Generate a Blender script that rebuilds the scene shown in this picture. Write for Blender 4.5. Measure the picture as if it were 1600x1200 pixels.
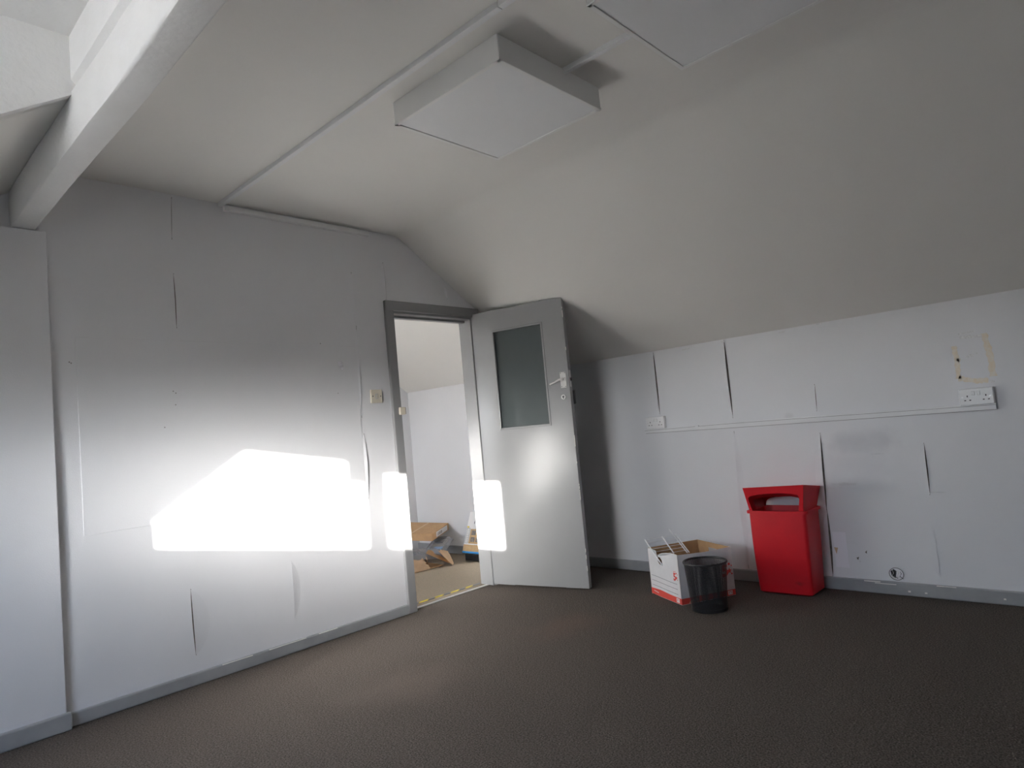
import bpy, bmesh, math, random
from mathutils import Vector, Matrix
random.seed(7)
S = bpy.context.scene
for o in list(bpy.data.objects): bpy.data.objects.remove(o)

# ------------------------------------------------------------------ camera
CAM = Vector((-4.1664, -3.5448, 1.12))
YAW, PITCH, ROLL, FPX = math.radians(43.0787), math.radians(3.9334), math.radians(-5.2690), 1026.85
fw = Vector((math.cos(YAW)*math.cos(PITCH), math.sin(YAW)*math.cos(PITCH), math.sin(PITCH)))
rt = fw.cross(Vector((0, 0, 1))).normalized(); up = rt.cross(fw)
R_ = rt*math.cos(ROLL) + up*math.sin(ROLL)
U_ = up*math.cos(ROLL) - rt*math.sin(ROLL)
cam = bpy.data.cameras.new('camera'); cam_o = bpy.data.objects.new('camera', cam)
S.collection.objects.link(cam_o)
m = Matrix((R_, U_, -fw)).transposed().to_4x4(); m.translation = CAM
cam_o.matrix_world = m
cam.sensor_width = 36; cam.lens = FPX/1600*36; cam.clip_start = 0.02
S.camera = cam_o

# ------------------------------------------------------------------ sky, sun, exposure
SUN_DIR = Vector((1, 0.463, -0.19)).normalized()       # direction the light travels
w = bpy.data.worlds.new('sky'); S.world = w; w.use_nodes = True
nt = w.node_tree; N = nt.nodes; Lk = nt.links; N.clear()
def wmath(op, a, b=None, clamp=False):
    n = N.new('ShaderNodeMath'); n.operation = op; n.use_clamp = clamp
    for i, v in enumerate((a, b)):
        if v is None: continue
        if isinstance(v, (int, float)): n.inputs[i].default_value = v
        else: Lk.new(v, n.inputs[i])
    return n.outputs[0]
tc = N.new('ShaderNodeTexCoord')
dt = N.new('ShaderNodeVectorMath'); dt.operation = 'DOT_PRODUCT'
Lk.new(tc.outputs['Generated'], dt.inputs[0]); dt.inputs[1].default_value = -SUN_DIR
cosw = wmath('MAXIMUM', dt.outputs['Value'], 0.0)
halo = wmath('ADD', wmath('MULTIPLY', wmath('POWER', cosw, 700.0), 150.0), wmath('ADD', wmath('MULTIPLY', wmath('POWER', cosw, 130.0), 150.0), wmath('MULTIPLY', wmath('POWER', cosw, 26.0), 20.0)))
sep = N.new('ShaderNodeSeparateXYZ'); Lk.new(tc.outputs['Generated'], sep.inputs[0])
ramp = N.new('ShaderNodeValToRGB'); Lk.new(wmath('ADD', wmath('MULTIPLY', sep.outputs['Z'], 0.5), 0.5), ramp.inputs[0])
cr = ramp.color_ramp
cr.elements[0].position = 0.0; cr.elements[0].color = (0.10, 0.10, 0.10, 1)
cr.elements[1].position = 1.0; cr.elements[1].color = (0.36, 0.55, 0.95, 1)
e = cr.elements.new(0.485); e.color = (0.13, 0.13, 0.12, 1)
e = cr.elements.new(0.505); e.color = (0.85, 0.92, 1.0, 1)
e = cr.elements.new(0.62); e.color = (0.60, 0.76, 1.0, 1)
bg1 = N.new('ShaderNodeBackground'); Lk.new(ramp.outputs[0], bg1.inputs[0]); bg1.inputs[1].default_value = 10.0
bg2 = N.new('ShaderNodeBackground'); bg2.inputs[0].default_value = (1.0, 0.97, 0.93, 1)
above = N.new('ShaderNodeMapRange'); Lk.new(sep.outputs['Z'], above.inputs[0])
above.inputs[1].default_value = -0.03; above.inputs[2].default_value = 0.01
Lk.new(wmath('MULTIPLY', halo, above.outputs[0]), bg2.inputs[1])
add = N.new('ShaderNodeAddShader'); Lk.new(bg1.outputs[0], add.inputs[0]); Lk.new(bg2.outputs[0], add.inputs[1])
wo = N.new('ShaderNodeOutputWorld'); Lk.new(add.outputs[0], wo.inputs[0])

sl = bpy.data.lights.new('sun', 'SUN'); sl.energy = 55.0; sl.angle = math.radians(0.6); sl.color = (1.0, 0.965, 0.91)
so = bpy.data.objects.new('sun', sl); S.collection.objects.link(so)
so.rotation_euler = SUN_DIR.to_track_quat('-Z', 'Y').to_euler(); so.location = (-9, -4, 4)
def portal(name, x, y0, y1, z0, z1):
    l = bpy.data.lights.new(name, 'AREA'); l.shape = 'RECTANGLE'; l.size = z1-z0; l.size_y = y1-y0
    l.cycles.is_portal = True
    o = bpy.data.objects.new(name, l); S.collection.objects.link(o)
    o.location = (x, (y0+y1)/2, (z0+z1)/2); o.rotation_euler = (0, -math.pi/2, 0)
portal('window_portal', -5.36, -2.26, -1.06, 1.12, 2.58)
portal('window_portal', -5.36, 0.30, 1.60, 1.12, 2.58)
vs = S.view_settings
vs.view_transform = 'Standard'; vs.look = 'None'; vs.gamma = 1; vs.use_curve_mapping = False
vs.exposure = 1.0
S.cycles.max_bounces = 14; S.cycles.diffuse_bounces = 10; S.cycles.caustics_reflective = False
S.cycles.sample_clamp_indirect = 6.0

# ------------------------------------------------------------------ materials
def mat(name, col, rough=0.6, metal=0.0, bump=None, vary=None, spec=0.5, extra=None, coat=0):
    m = bpy.data.materials.new(name); m.use_nodes = True
    t = m.node_tree; b = t.nodes['Principled BSDF']
    b.inputs['Base Color'].default_value = (*col, 1); b.inputs['Roughness'].default_value = rough
    b.inputs['Metallic'].default_value = metal; b.inputs['Specular IOR Level'].default_value = spec
    b.inputs['Coat Weight'].default_value = coat
    c = t.nodes.new('ShaderNodeTexCoord').outputs['Object']
    colout = None
    if vary:                                           # (scale, amount[, second colour])
        n = t.nodes.new('ShaderNodeTexNoise'); n.inputs['Scale'].default_value = vary[0]; n.inputs['Detail'].default_value = 5
        t.links.new(c, n.inputs['Vector'])
        mx = t.nodes.new('ShaderNodeMix'); mx.data_type = 'RGBA'
        c2 = vary[2] if len(vary) > 2 else tuple(v*(1-vary[1]) for v in col)
        mr = t.nodes.new('ShaderNodeMapRange'); mr.inputs[1].default_value = .35; mr.inputs[2].default_value = .65
        t.links.new(n.outputs[0], mr.inputs[0]); t.links.new(mr.outputs[0], mx.inputs[0])
        mx.inputs['A'].default_value = (*col, 1); mx.inputs['B'].default_value = (*c2, 1)
        colout = mx.outputs['Result']
    for (p, rad, c2, amt, nscale) in (extra or []):    # patches of wear with a place of their own
        vm = t.nodes.new('ShaderNodeVectorMath'); vm.operation = 'SUBTRACT'; vm.inputs[1].default_value = p
        t.links.new(c, vm.inputs[0])
        vd = t.nodes.new('ShaderNodeVectorMath'); vd.operation = 'DIVIDE'; vd.inputs[1].default_value = rad
        t.links.new(vm.outputs[0], vd.inputs[0])
        ln = t.nodes.new('ShaderNodeVectorMath'); ln.operation = 'LENGTH'; t.links.new(vd.outputs[0], ln.inputs[0])
        n = t.nodes.new('ShaderNodeTexNoise'); n.inputs['Scale'].default_value = nscale; n.inputs['Detail'].default_value = 4
        t.links.new(c, n.inputs['Vector'])
        ad = t.nodes.new('ShaderNodeMath'); ad.operation = 'MULTIPLY_ADD'; t.links.new(n.outputs[0], ad.inputs[0])
        ad.inputs[1].default_value = 1.1; ad.inputs[2].default_value = -0.55
        a2 = t.nodes.new('ShaderNodeMath'); t.links.new(ad.outputs[0], a2.inputs[0]); t.links.new(ln.outputs['Value'], a2.inputs[1])
        mr = t.nodes.new('ShaderNodeMapRange'); mr.interpolation_type = 'SMOOTHSTEP'
        mr.inputs[1].default_value = 0.1; mr.inputs[2].default_value = 1.0
        mr.inputs[3].default_value = amt; mr.inputs[4].default_value = 0
        t.links.new(a2.outputs[0], mr.inputs[0])
        mx = t.nodes.new('ShaderNodeMix'); mx.data_type = 'RGBA'
        t.links.new(mr.outputs[0], mx.inputs[0])
        if colout: t.links.new(colout, mx.inputs['A'])
        else: mx.inputs['A'].default_value = (*col, 1)
        mx.inputs['B'].default_value = (*c2, 1); colout = mx.outputs['Result']
    if colout: t.links.new(colout, b.inputs['Base Color'])
    prev = None
    for bp in (bump if isinstance(bump, list) else [bump] if bump else []):   # (scale, distance, strength)
        n = t.nodes.new('ShaderNodeTexNoise'); n.inputs['Scale'].default_value = bp[0]; n.inputs['Detail'].default_value = 3
        t.links.new(c, n.inputs['Vector'])
        bu = t.nodes.new('ShaderNodeBump'); bu.inputs['Distance'].default_value = bp[1]; bu.inputs['Strength'].default_value = bp[2]
        t.links.new(n.outputs[0], bu.inputs['Height'])
        if prev: t.links.new(prev, bu.inputs['Normal'])
        prev = bu.outputs[0]
    if prev: t.links.new(prev, b.inputs['Normal'])
    return m
WC = (0.742, 0.745, 0.762)
M = {}
M['wall'] = mat('wall_paint', WC, .62, bump=[(2.2, .02, .35), (260, .0012, .5)], vary=(1.3, .03), spec=.35)
M['wall_r'] = mat('wall_paint_worn', WC, .62, bump=[(2.2, .02, .35), (260, .0012, .5)], vary=(1.3, .03), spec=.35, extra=[
    ((0, -2.38, .87), (.1, .26, .10), (.42, .42, .46), .40, 9), ((0, -2.33, .72), (.1, .34, .16), (.5, .5, .55), .30, 6),
    ((0, -1.98, 1.04), (.1, .04, .03), (.5, .5, .5), .3, 12), ((0, -2.25, .62), (.1, .10, .012), (.4, .4, .4), .35, 30),
    ((0, -2.45, .79), (.1, .05, .006), (.4, .4, .4), .3, 40), ((0, -2.72, .57), (.1, .05, .006), (.4, .4, .4), .35, 50)])
M['ceil'] = mat('ceiling_paint', (.76, .75, .72), .75, bump=[(1.6, .02, .3), (180, .001, .35)], vary=(1.1, .03), spec=.25)
M['plaster'] = mat('rough_plaster_paint', (.79, .788, .778), .7, bump=[(9, .012, .6), (60, .003, .5)], vary=(6, .04), spec=.25)
M['carpet'] = mat('charcoal_carpet', (.152, .127, .109), .95, bump=[(170, .006, 1.0), (40, .006, .6)], vary=(150, .6, (.058, .050, .044)), spec=.1,
    extra=[((-1.3, -1.1, 0), (.35, .25, 1), (.15, .105, .085), .5, 4), ((-2.3, -1.0, 0), (.4, .3, 1), (.17, .135, .115), .4, 4)])
M['far_carpet'] = mat('tan_carpet', (.27, .225, .17), .95, bump=(300, .003, .7), vary=(220, .35), spec=.1)
M['frame'] = mat('grey_gloss_frame', (.265, .265, .268), .32, bump=(25, .002, .3), vary=(5, .06))
M['base'] = mat('grey_gloss_skirting', (.335, .345, .352), .33, bump=(20, .002, .3), vary=(9, .12))
M['door'] = mat('grey_gloss_door', (.295, .295, .298), .22, bump=[(7, .003, .35), (90, .0006, .3)], vary=(3, .05))
M['bead'] = mat('glazing_bead_paint', (.55, .56, .56), .35, bump=(60, .001, .3), vary=(40, .2))
M['chip'] = mat('bare_paint_chip', (.78, .76, .72), .6)
M['white_pl'] = mat('white_plastic', (.80, .80, .80), .35, vary=(8, .03))
M['cream_pl'] = mat('cream_plastic', (.72, .66, .54), .38, vary=(12, .05))
M['dark'] = mat('dark_hole', (.015, .015, .015), .6)
M['backing'] = mat('exposed_backing', (.17, .15, .13), .9, vary=(40, .4))
M['trunk'] = mat('painted_trunking', (.75, .755, .765), .45, vary=(5, .04))
M['lamp'] = mat('lamp_housing', (.80, .80, .79), .4, vary=(4, .03))
M['diff'] = mat('opal_diffuser', (.78, .79, .80), .5, vary=(3, .03), bump=(500, .0006, .3))
M['steel'] = mat('satin_metal', (.72, .71, .69), .3, metal=1, vary=(30, .1))
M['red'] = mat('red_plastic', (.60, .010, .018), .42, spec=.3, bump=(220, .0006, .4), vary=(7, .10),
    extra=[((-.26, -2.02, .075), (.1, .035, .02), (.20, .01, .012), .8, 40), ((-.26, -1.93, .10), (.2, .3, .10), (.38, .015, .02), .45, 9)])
M['mesh'] = mat('black_wire', (.012, .012, .013), .4)
M['wire'] = mat('white_coated_wire', (.84, .84, .84), .4)
M['card_w'] = mat('white_board', (.74, .73, .73), .6, vary=(14, .05), bump=(18, .004, .4))
M['card'] = mat('brown_cardboard', (.50, .31, .155), .8, vary=(25, .12), bump=(60, .001, .4))
M['kraft'] = mat('kraft_paper', (.66, .49, .32), .85, vary=(20, .12), bump=(35, .004, .5))
M['print_r'] = mat('red_print', (.72, .075, .055), .55)
M['print_k'] = mat('black_print', (.10, .10, .11), .6)
M['print_w'] = mat('white_print', (.78, .77, .76), .6)
M['print_b'] = mat('blue_print', (.03, .27, .62), .5)
M['print_o'] = mat('tan_print', (.60, .40, .20), .6, vary=(30, .15))
M['print_g'] = mat('grey_photo_print', (.28, .25, .22), .6, vary=(60, .5))
M['yellow'] = mat('yellow_tape', (.78, .60, .03), .4, vary=(30, .3))
M['glue'] = mat('tape_residue', (.70, .60, .46), .5, vary=(40, .4, (.73, .69, .62)))
M['scuff'] = mat('torn_paper', (.80, .80, .80), .8, vary=(90, .25))
M['patch'] = mat('pale_wall_patch', (.80, .79, .83), .6)
def glassy(name, col, rough, alpha, bump=None):
    m = mat(name, col, rough, bump=bump); t = m.node_tree; b = t.nodes['Principled BSDF']
    tr = t.nodes.new('ShaderNodeBsdfTransparent'); tr.inputs[0].default_value = (*[min(1, c*1.0+.25) for c in col], 1)
    mx = t.nodes.new('ShaderNodeMixShader'); mx.inputs[0].default_value = alpha
    t.links.new(tr.outputs[0], mx.inputs[1]); t.links.new(b.outputs[0], mx.inputs[2])
    t.links.new(mx.outputs[0], t.nodes['Material Output'].inputs[0]); return m
M['glass'] = glassy('obscure_glass', (.16, .185, .185), .05, .55, [(160, .0006, .10)])
M['clear_pl'] = glassy('clear_plastic', (.55, .56, .58), .15, .34)
M['filler'] = mat('old_filler', (.28, .27, .27), .8)  # grey for old holes and rim, and for shade painted along the trunking
M['blind'] = glassy('window_glass', (.9, .9, .9), .05, .08)

# ------------------------------------------------------------------ mesh helpers
class MB:
    def __init__(s): s.bm = bmesh.new()
    def box(s, x0, x1, y0, y1, z0, z1, bev=0, seg=2, mt=None):
        b = bmesh.new(); r = bmesh.ops.create_cube(b, size=1)
        for v in b.verts:
            v.co = ((x0+x1)/2+v.co.x*(x1-x0), (y0+y1)/2+v.co.y*(y1-y0), (z0+z1)/2+v.co.z*(z1-z0))
        if bev: bmesh.ops.bevel(b, geom=b.edges[:], offset=bev, segments=seg, affect='EDGES', profile=.5)
        s._add(b, mt); return s
    def prism(s, pts, vec, bev=0, mt=None):
        b = bmesh.new(); vs_ = [b.verts.new(p) for p in pts]; f = b.faces.new(vs_)
        r = bmesh.ops.extrude_face_region(b, geom=[f])
        bmesh.ops.translate(b, vec=Vector(vec), verts=[g for g in r['geom'] if isinstance(g, bmesh.types.BMVert)])
        bmesh.ops.recalc_face_normals(b, faces=b.faces[:])
        if bev: bmesh.ops.bevel(b, geom=b.edges[:], offset=bev, segments=2, affect='EDGES', profile=.5)
        s._add(b, mt); return s
    def tube(s, pts, r, n=6, mt=None, close=False):
        b = bmesh.new(); rings = []; pts = [Vector(p) for p in pts]; K = len(pts)
        for i, p in enumerate(pts):
            if close: d = pts[(i+1) % K]-pts[i-1]
            else: d = pts[min(i+1, K-1)]-pts[max(i-1, 0)]
            d.normalize(); a = d.cross(Vector((0, 0, 1)))
            if a.length < .05: a = d.cross(Vector((1, 0, 0)))
            a.normalize(); c = a.cross(d)
            rr = r[i] if isinstance(r, (list, tuple)) else r
            rings.append([b.verts.new(p+(a*math.cos(2*math.pi*k/n)+c*math.sin(2*math.pi*k/n))*rr) for k in range(n)])
        for i in range(K if close else K-1):
            A, B = rings[i], rings[(i+1) % K]
            for k in range(n): b.faces.new((A[k], A[(k+1) % n], B[(k+1) % n], B[k]))
        if not close: b.faces.new(rings[0][::-1]); b.faces.new(rings[-1])
        bmesh.ops.recalc_face_normals(b, faces=b.faces[:]); s._add(b, mt); return s
    def cyl(s, p, d, r, h, n=20, bev=0):
        d = Vector(d).normalized(); p = Vector(p); s.tube([p, p+d*h], r, n); return s
    def lathe(s, prof, c, n=48, close_top=False):
        b = bmesh.new(); rings = []
        for (r, z) in prof:
            rings.append([b.verts.new((c[0]+r*math.cos(2*math.pi*k/n), c[1]+r*math.sin(2*math.pi*k/n), c[2]+z)) for k in range(n)])
        for A, B in zip(rings, rings[1:]):
            for k in range(n): b.faces.new((A[k], A[(k+1) % n], B[(k+1) % n], B[k]))
        b.faces.new(rings[0][::-1])
        if close_top: b.faces.new(rings[-1])
        bmesh.ops.recalc_face_normals(b, faces=b.faces[:]); s._add(b); return s
    def sheet(s, grid, th=0):
        b = bmesh.new(); g = [[b.verts.new(p) for p in row] for row in grid]
        for i in range(len(g)-1):
            for j in range(len(g[0])-1): b.faces.new((g[i][j], g[i+1][j], g[i+1][j+1], g[i][j+1]))
        if th: bmesh.ops.solidify(b, geom=b.faces[:], thickness=th)
        bmesh.ops.recalc_face_normals(b, faces=b.faces[:]); s._add(b); return s
    def _add(s, b, mt=None):
        me = bpy.data.meshes.new('t'); b.to_mesh(me); b.free()
        if mt: me.transform(mt)
        s.bm.from_mesh(me); bpy.data.meshes.remove(me)
    def build(s, name, m, parent=None, smooth=False, mt=None):
        me = bpy.data.meshes.new(name)
        if mt: s.bm.transform(mt)
        if smooth:
            for f in s.bm.faces: f.smooth = True
            for ed in s.bm.edges:
                if len(ed.link_faces) == 2 and ed.calc_face_angle(0) > math.radians(38): ed.smooth = False
        s.bm.to_mesh(me); s.bm.free(); me.materials.append(m)
        o = bpy.data.objects.new(name, me); S.collection.objects.link(o)
        if parent:
            o.parent = parent; o.matrix_parent_inverse = parent_world(parent).inverted()
        return o
def rrect(x0, x1, y0, y1, r, z, n=5):
    P = []
    for (cx, cy, a0) in ((x1-r, y1-r, 0), (x0+r, y1-r, 90), (x0+r, y0+r, 180), (x1-r, y0+r, 270)):
        for i in range(n+1):
            a = math.radians(a0+90*i/n); P.append((cx+r*math.cos(a), cy+r*math.sin(a), z))
    return P
def loft(b, loops, cap0=True, cap1=False):
    bm_ = b.bm; R = [[bm_.verts.new(p) for p in l] for l in loops]
    for A, B in zip(R, R[1:]):
        n = len(A)
        for i in range(n): bm_.faces.new((A[i], A[(i+1) % n], B[(i+1) % n], B[i]))
    if cap0: bm_.faces.new(R[0][::-1])
    if cap1: bm_.faces.new(R[-1])
    return b
def parent_world(p):
    mw = p.matrix_basis.copy()
    while p.parent: mw = p.parent.matrix_basis @ p.matrix_parent_inverse @ mw if False else mw; p = p.parent; break
    return mw
def struct(o): o['kind'] = 'structure'; return o
def tag(o, label, cat, group=None):
    o['label'] = label; o['category'] = cat
    if group: o['group'] = group
    return o
def thing(name, label, cat, loc, group=None):
    o = bpy.data.objects.new(name, None); S.collection.objects.link(o); o.location = loc
    o.empty_display_size = .1
    return tag(o, label, cat, group)

# ------------------------------------------------------------------ room shell
XL, XF, XS = -5.30, -3.535, -1.40              # left wall, end of the flat ceiling, start of the right slope
ZC, ZK, ZD = 2.515, 1.588, 2.59                # ceiling, right knee wall, dormer ceiling
YB, YG = -5.2, 1.82                            # back wall, gable of the next room
SLP = 0.64
def zl(x): return 2.383+SLP*(x+3.553)
struct(MB().box(XL-.2, .2, YB-.2, .045, -.12, 0).build('floor', M['carpet']))
struct(MB().box(XL-.2, .2, .045, YG+.2, -.12, -.002).build('floor_beyond', M['far_carpet']))
struct(MB().box(0, .15, YB-.2, YG+.2, -.1, ZK+.12).build('wall_right', M['wall_r']))
wall_right = bpy.data.objects['wall_right']
struct(MB().box(XL-.2, .15, YG, YG+.15, -.1, 2.75).build('wall_gable', M['wall']))
struct(MB().box(XL-.2, .15, YB-.15, YB, -.1, 2.75).build('wall_back', M['wall']))
# partition wall with the doorway
DX0, DX1, DZ = -1.505, -.765, 1.99
T = .112
b = MB()
b.prism([(XL-.1, 0, -.1), (DX0, 0, -.1), (DX0, 0, 2.57), (-3.6, 0, 2.57), (XL-.1, 0, 1.45)], (0, T, 0))
b.prism([(DX1, 0, -.1), (.05, 0, -.1), (.05, 0, 1.65), (DX1, 0, 2.16)], (0, T, 0))
b.prism([(DX0, 0, DZ), (DX1, 0, DZ), (DX1, 0, 2.16), (XS, 0, 2.57), (DX0, 0, 2.57)], (0, T, 0))
wall_front = struct(b.build('wall_front', M['wall']))
# ceilings: right slope, flat, left slope with the dormer cut into it
def slab(name, p0, p1, y0, y1, th=.12, mt='ceil'):
    d = Vector((p1[0]-p0[0], p1[1]-p0[1])); n = Vector((-d.y, d.x)).normalized()
    if n.y < 0: n = -n
    q = [(p0[0], y0, p0[1]), (p1[0], y0, p1[1]), (p1[0]+n.x*th, y0, p1[1]+n.y*th), (p0[0]+n.x*th, y0, p0[1]+n.y*th)]
    return struct(MB().prism(q, (0, y1-y0, 0)).build(name, M[mt]))
dx = .06; k = (ZC-ZK)/1.40
# the flat-to-slope bend is a soft plastered curve
prof = [(.05, ZK-.05*k), (-1.36, ZK+1.36*k)]
for i in range(1, 8):
    u = i/8; A, B_, C_ = Vector((-1.36, ZK+1.36*k)), Vector((-1.40, ZC)), Vector((-1.46, ZC))
    prof.append(tuple(A*(1-u)**2+B_*2*u*(1-u)+C_*u*u))
prof += [(-1.46, ZC), (XF+.05, ZC)]
b = MB()
b.prism([(x, YB-.1, z) for (x, z) in prof]+[(XF+.05, YB-.1, ZC+.14), (-1.40, YB-.1, ZC+.14), (.05, YB-.1, ZK+.12)], (0, YG-YB+.2, 0))
for f in b.bm.faces: f.smooth = False
ceiling = struct(b.build('ceiling', M['ceil']))
DY0, DY1 = -2.30, -1.06
slab('ceiling_slope', (XL-.1, zl(XL-.1)), (-3.50, zl(-3.50)), DY1+.03, .06)
slab('ceiling_slope', (XL-.1, zl(XL-.1)), (-3.50, zl(-3.50)), YB-.1, DY0-.03)
FY0, FY1 = .30, 1.60
slab('ceiling_slope', (XL-.1, zl(XL-.1)), (-3.50, zl(-3.50)), .06, FY0-.03)
slab('ceiling_slope', (XL-.1, zl(XL-.1)), (-3.50, zl(-3.50)), FY1+.03, YG+.1)
for (y0, y1) in ((DY0, DY1), (FY0, FY1)):
    struct(MB().box(XL-.1, XF+.06, y0-.08, y1+.08, ZD, ZD+.1).build('ceiling_dormer', M['plaster']))
    for (a, s_) in ((y1, .055), (y0, -.055)):
        struct(MB().prism([(XF+.02, a, zl(XF+.02)), (XF+.02, a, ZD+.05), (XL-.1, a, ZD+.05), (XL-.1, a, zl(XL-.1))], (0, s_, 0)).build('wall_dormer_cheek', M['plaster']))
    struct(MB().prism([(-3.553, y0-.05, 2.436), (-3.553, y0-.05, ZD+.05), (XF+.09, y0-.05, ZD+.05), (XF+.09, y0-.05, 2.38), (-3.522, y0-.05, 2.38), (-3.522, y0-.05, 2.414), (-3.536, y0-.05, 2.419)], (0, y1-y0+.1, 0)).build('wall_dormer_header', M['plaster']))
# upper stud between slope head and flat ceiling behind the beam
struct(MB().box(XF+.02, XF+.10, YB, YG+.1, 2.37, 2.62).build('wall_ridge_stud', M['plaster']))
# beam under it, rough and rounded
def beam(name, y0, y1):
    n = 26; pr = [(-3.549, 2.400), (-3.553, 2.394), (-3.555, 2.30), (-3.5535, 2.232), (-3.5505, 2.2235), (-3.5435, 2.2205), (-3.470, 2.2205), (-3.4625, 2.223), (-3.4585, 2.230), (-3.458, 2.30), (-3.458, 2.53), (-3.50, 2.53), (-3.515, 2.404)]
    bb = MB(); g = []
    for i in range(n+1):
        y = y0+(y1-y0)*i/n
        g.append([(x+random.uniform(-.0012, .0012)+(.004*math.sin(y*3)), y, z+random.uniform(-.0015, .0015)) for (x, z) in pr])
    for r in g: r.append(r[0])
    bb.sheet(g); return struct(bb.build(name, M['plaster'], smooth=True))
beam('beam', YB, .0)
# projecting strip of wall that carries the beam
struct(MB().box(XL, -3.426, -.03, .02, 0, 2.216, .004).build('wall_pier', M['wall']))
# left wall with its low two-light dormer window
WZ0, WZ1 = 1.10, 1.70
def left_wall(y0, y1, a, c):
    b = MB()
    b.box(XL-.07, XL, y0, a, -.1, 1.40); b.box(XL-.07, XL, c, y1, -.1, 1.40)
    b.box(XL-.07, XL, a-.01, c+.01, -.1, WZ0)
    return struct(b.build('wall_left', M['wall']))
left_wall(YB-.1, .0, DY0, DY1); left_wall(.1, YG+.1, FY0, FY1)
def window(name, y0, y1, mull):
    b = MB(); x0, x1 = XL-.05, XL-.005
    b.box(x0, x1, y0, y1, WZ0, 1.136, .004); b.box(x0, x1, y0, y1, 1.663, WZ1, .004)
    b.box(x0, x1, y0, y0+.05, WZ0, WZ1, .004)
    w_ = struct(b.build(name, M['white_pl']))
    MB().box(x0, x1, mull[0], mull[1], 1.13, 1.67, .004).build('mullion', M['white_pl'], w_)
    if len(mull) > 2:
        MB().box(x0, x1, mull[1]-.005, mull[1]+.055, 1.535, 1.665, .012).build('window_catch', M['white_pl'], w_)
        MB().box(x0, x1, y0+.045, mull[0]+.005, 1.61, 1.67, .008).build('sash_rail', M['white_pl'], w_)
    return w_
M['blind_cloth'] = mat('blind_cloth', (.80, .80, .80), .8, vary=(60, .05))
bt = M['blind_cloth'].node_tree; tl = bt.nodes.new('ShaderNodeBsdfTranslucent'); tl.inputs[0].default_value = (.55, .55, .555, 1)
mx_ = bt.nodes.new('ShaderNodeMixShader'); mx_.inputs[0].default_value = .47
bt.links.new(bt.nodes['Principled BSDF'].outputs[0], mx_.inputs[1]); bt.links.new(tl.outputs[0], mx_.inputs[2]); bt.links.new(mx_.outputs[0], bt.nodes['Material Output'].inputs[0])
for (a_, c_) in ((DY0, DY1), (FY0, FY1)):                                   # unseen translucent blinds, added to glow and light the beam and rooms
    o = thing('window_blind', 'pale cloth blind drawn over the dormer of the ' + ('near room by the beam' if a_ < 0 else 'room beyond the doorway'), 'blind', (XL-.03, (a_+c_)/2, WZ1), 'blinds in the dormers')
    MB().box(XL-.040, XL-.037, a_-.02, c_+.02, WZ1-.02, ZD+.02).build('cloth', M['blind_cloth'], o)
    MB().box(XL-.046, XL-.030, a_-.01, c_+.01, WZ1-.03, WZ1-.005, .003).build('bottom_bar', M['white_pl'], o)
window('window_1', DY0, DY1, (-1.704, -1.628, 1)); window('window_2', FY0, FY1, (.92, .98))

# ------------------------------------------------------------------ skirting
def skirt(name, pts, out, h=.062, th=.022):
    pass
b = MB(); b.box(-3.415, -1.552, -.022, 0, 0, .060, .006); struct(b.build('baseboard_front', M['base']))
b = MB(); b.box(XL, -3.412, -.053, -.028, 0, .074, .006); struct(b.build('baseboard_pier', M['base']))
b = MB(); b.box(-.022, 0, YB, 0, 0, .072, .006); bb_r = struct(b.build('baseboard_right', M['base']))
b = MB(); b.box(-.022, 0, .1, YG, 0, .075, .006); struct(b.build('baseboard_beyond', M['base']))
for (y, z, l, h_) in ((-2.30, .066, .085, .006), (-2.355, .058, .11, .004), (-2.52, .026, .012, .009), (-2.60, .025, .012, .008), (-2.95, .03, .010, .008), (-2.66, .069, .09, .004)):
    MB().box(-.0235, -.020, y-l, y, z-h_/2, z+h_/2, .0008, 1).build('paint_chip', M['chip'], bb_r)
bb_f = bpy.data.objects['baseboard_front']
for (x, l) in ((-2.75, .16), (-2.5, .22), (-2.2, .12)):
    MB().box(x, x+l, -.0235, -.019, .0565, .0605, .0008, 1).build('paint_chip', M['chip'], bb_f)

# ------------------------------------------------------------------ paper seams, cracks and marks
def lerp(p, q, u): return tuple(a+(c-a)*u for a, c in zip(p, q))
def seam(plane, pts, wid, lift, gap, parent, side=1, n=10):
    """an opened joint in the lining paper: the lip of one sheet stands proud, backing shows beside it"""
    P = []
    for i in range(n+1):
        u = i/n*(len(pts)-1); j = min(int(u), len(pts)-2); P.append(lerp(pts[j], pts[j+1], u-j))
    def at(a, z, d): return (a, -d, z) if plane == 'f' else (-d, a, z)
    rows = [[], [], [], []]
    for i, (a, z) in enumerate(P):
        e_ = math.sin(math.pi*i/n)**.7
        e0 = max(.02, e_); rows[0].append(at(a+side*wid*e0, z, -.0002)); rows[1].append(at(a+side*wid*.55*e0, z, .0001+lift*.28*e_))
        rows[2].append(at(a+side*wid*.2*e0, z, .0001+lift*.7*e_)); rows[3].append(at(a, z, .0001+lift*e_))
    o = MB().sheet(rows).build('paper_lip', M['wall'] if plane == 'f' else M['wall_r'], parent, smooth=True)
    if gap:
        g = [[], []]
        for i, (a, z) in enumerate(P):
            e_ = math.sin(math.pi*i/n)**.8
            g[0].append(at(a+side*.002, z, .0006)); g[1].append(at(a-side*(.0004+gap*e_), z, .0006))
        MB().sheet(g).build('open_seam', M['backing'], parent)
F_, Rr = 'f', 'r'
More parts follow.
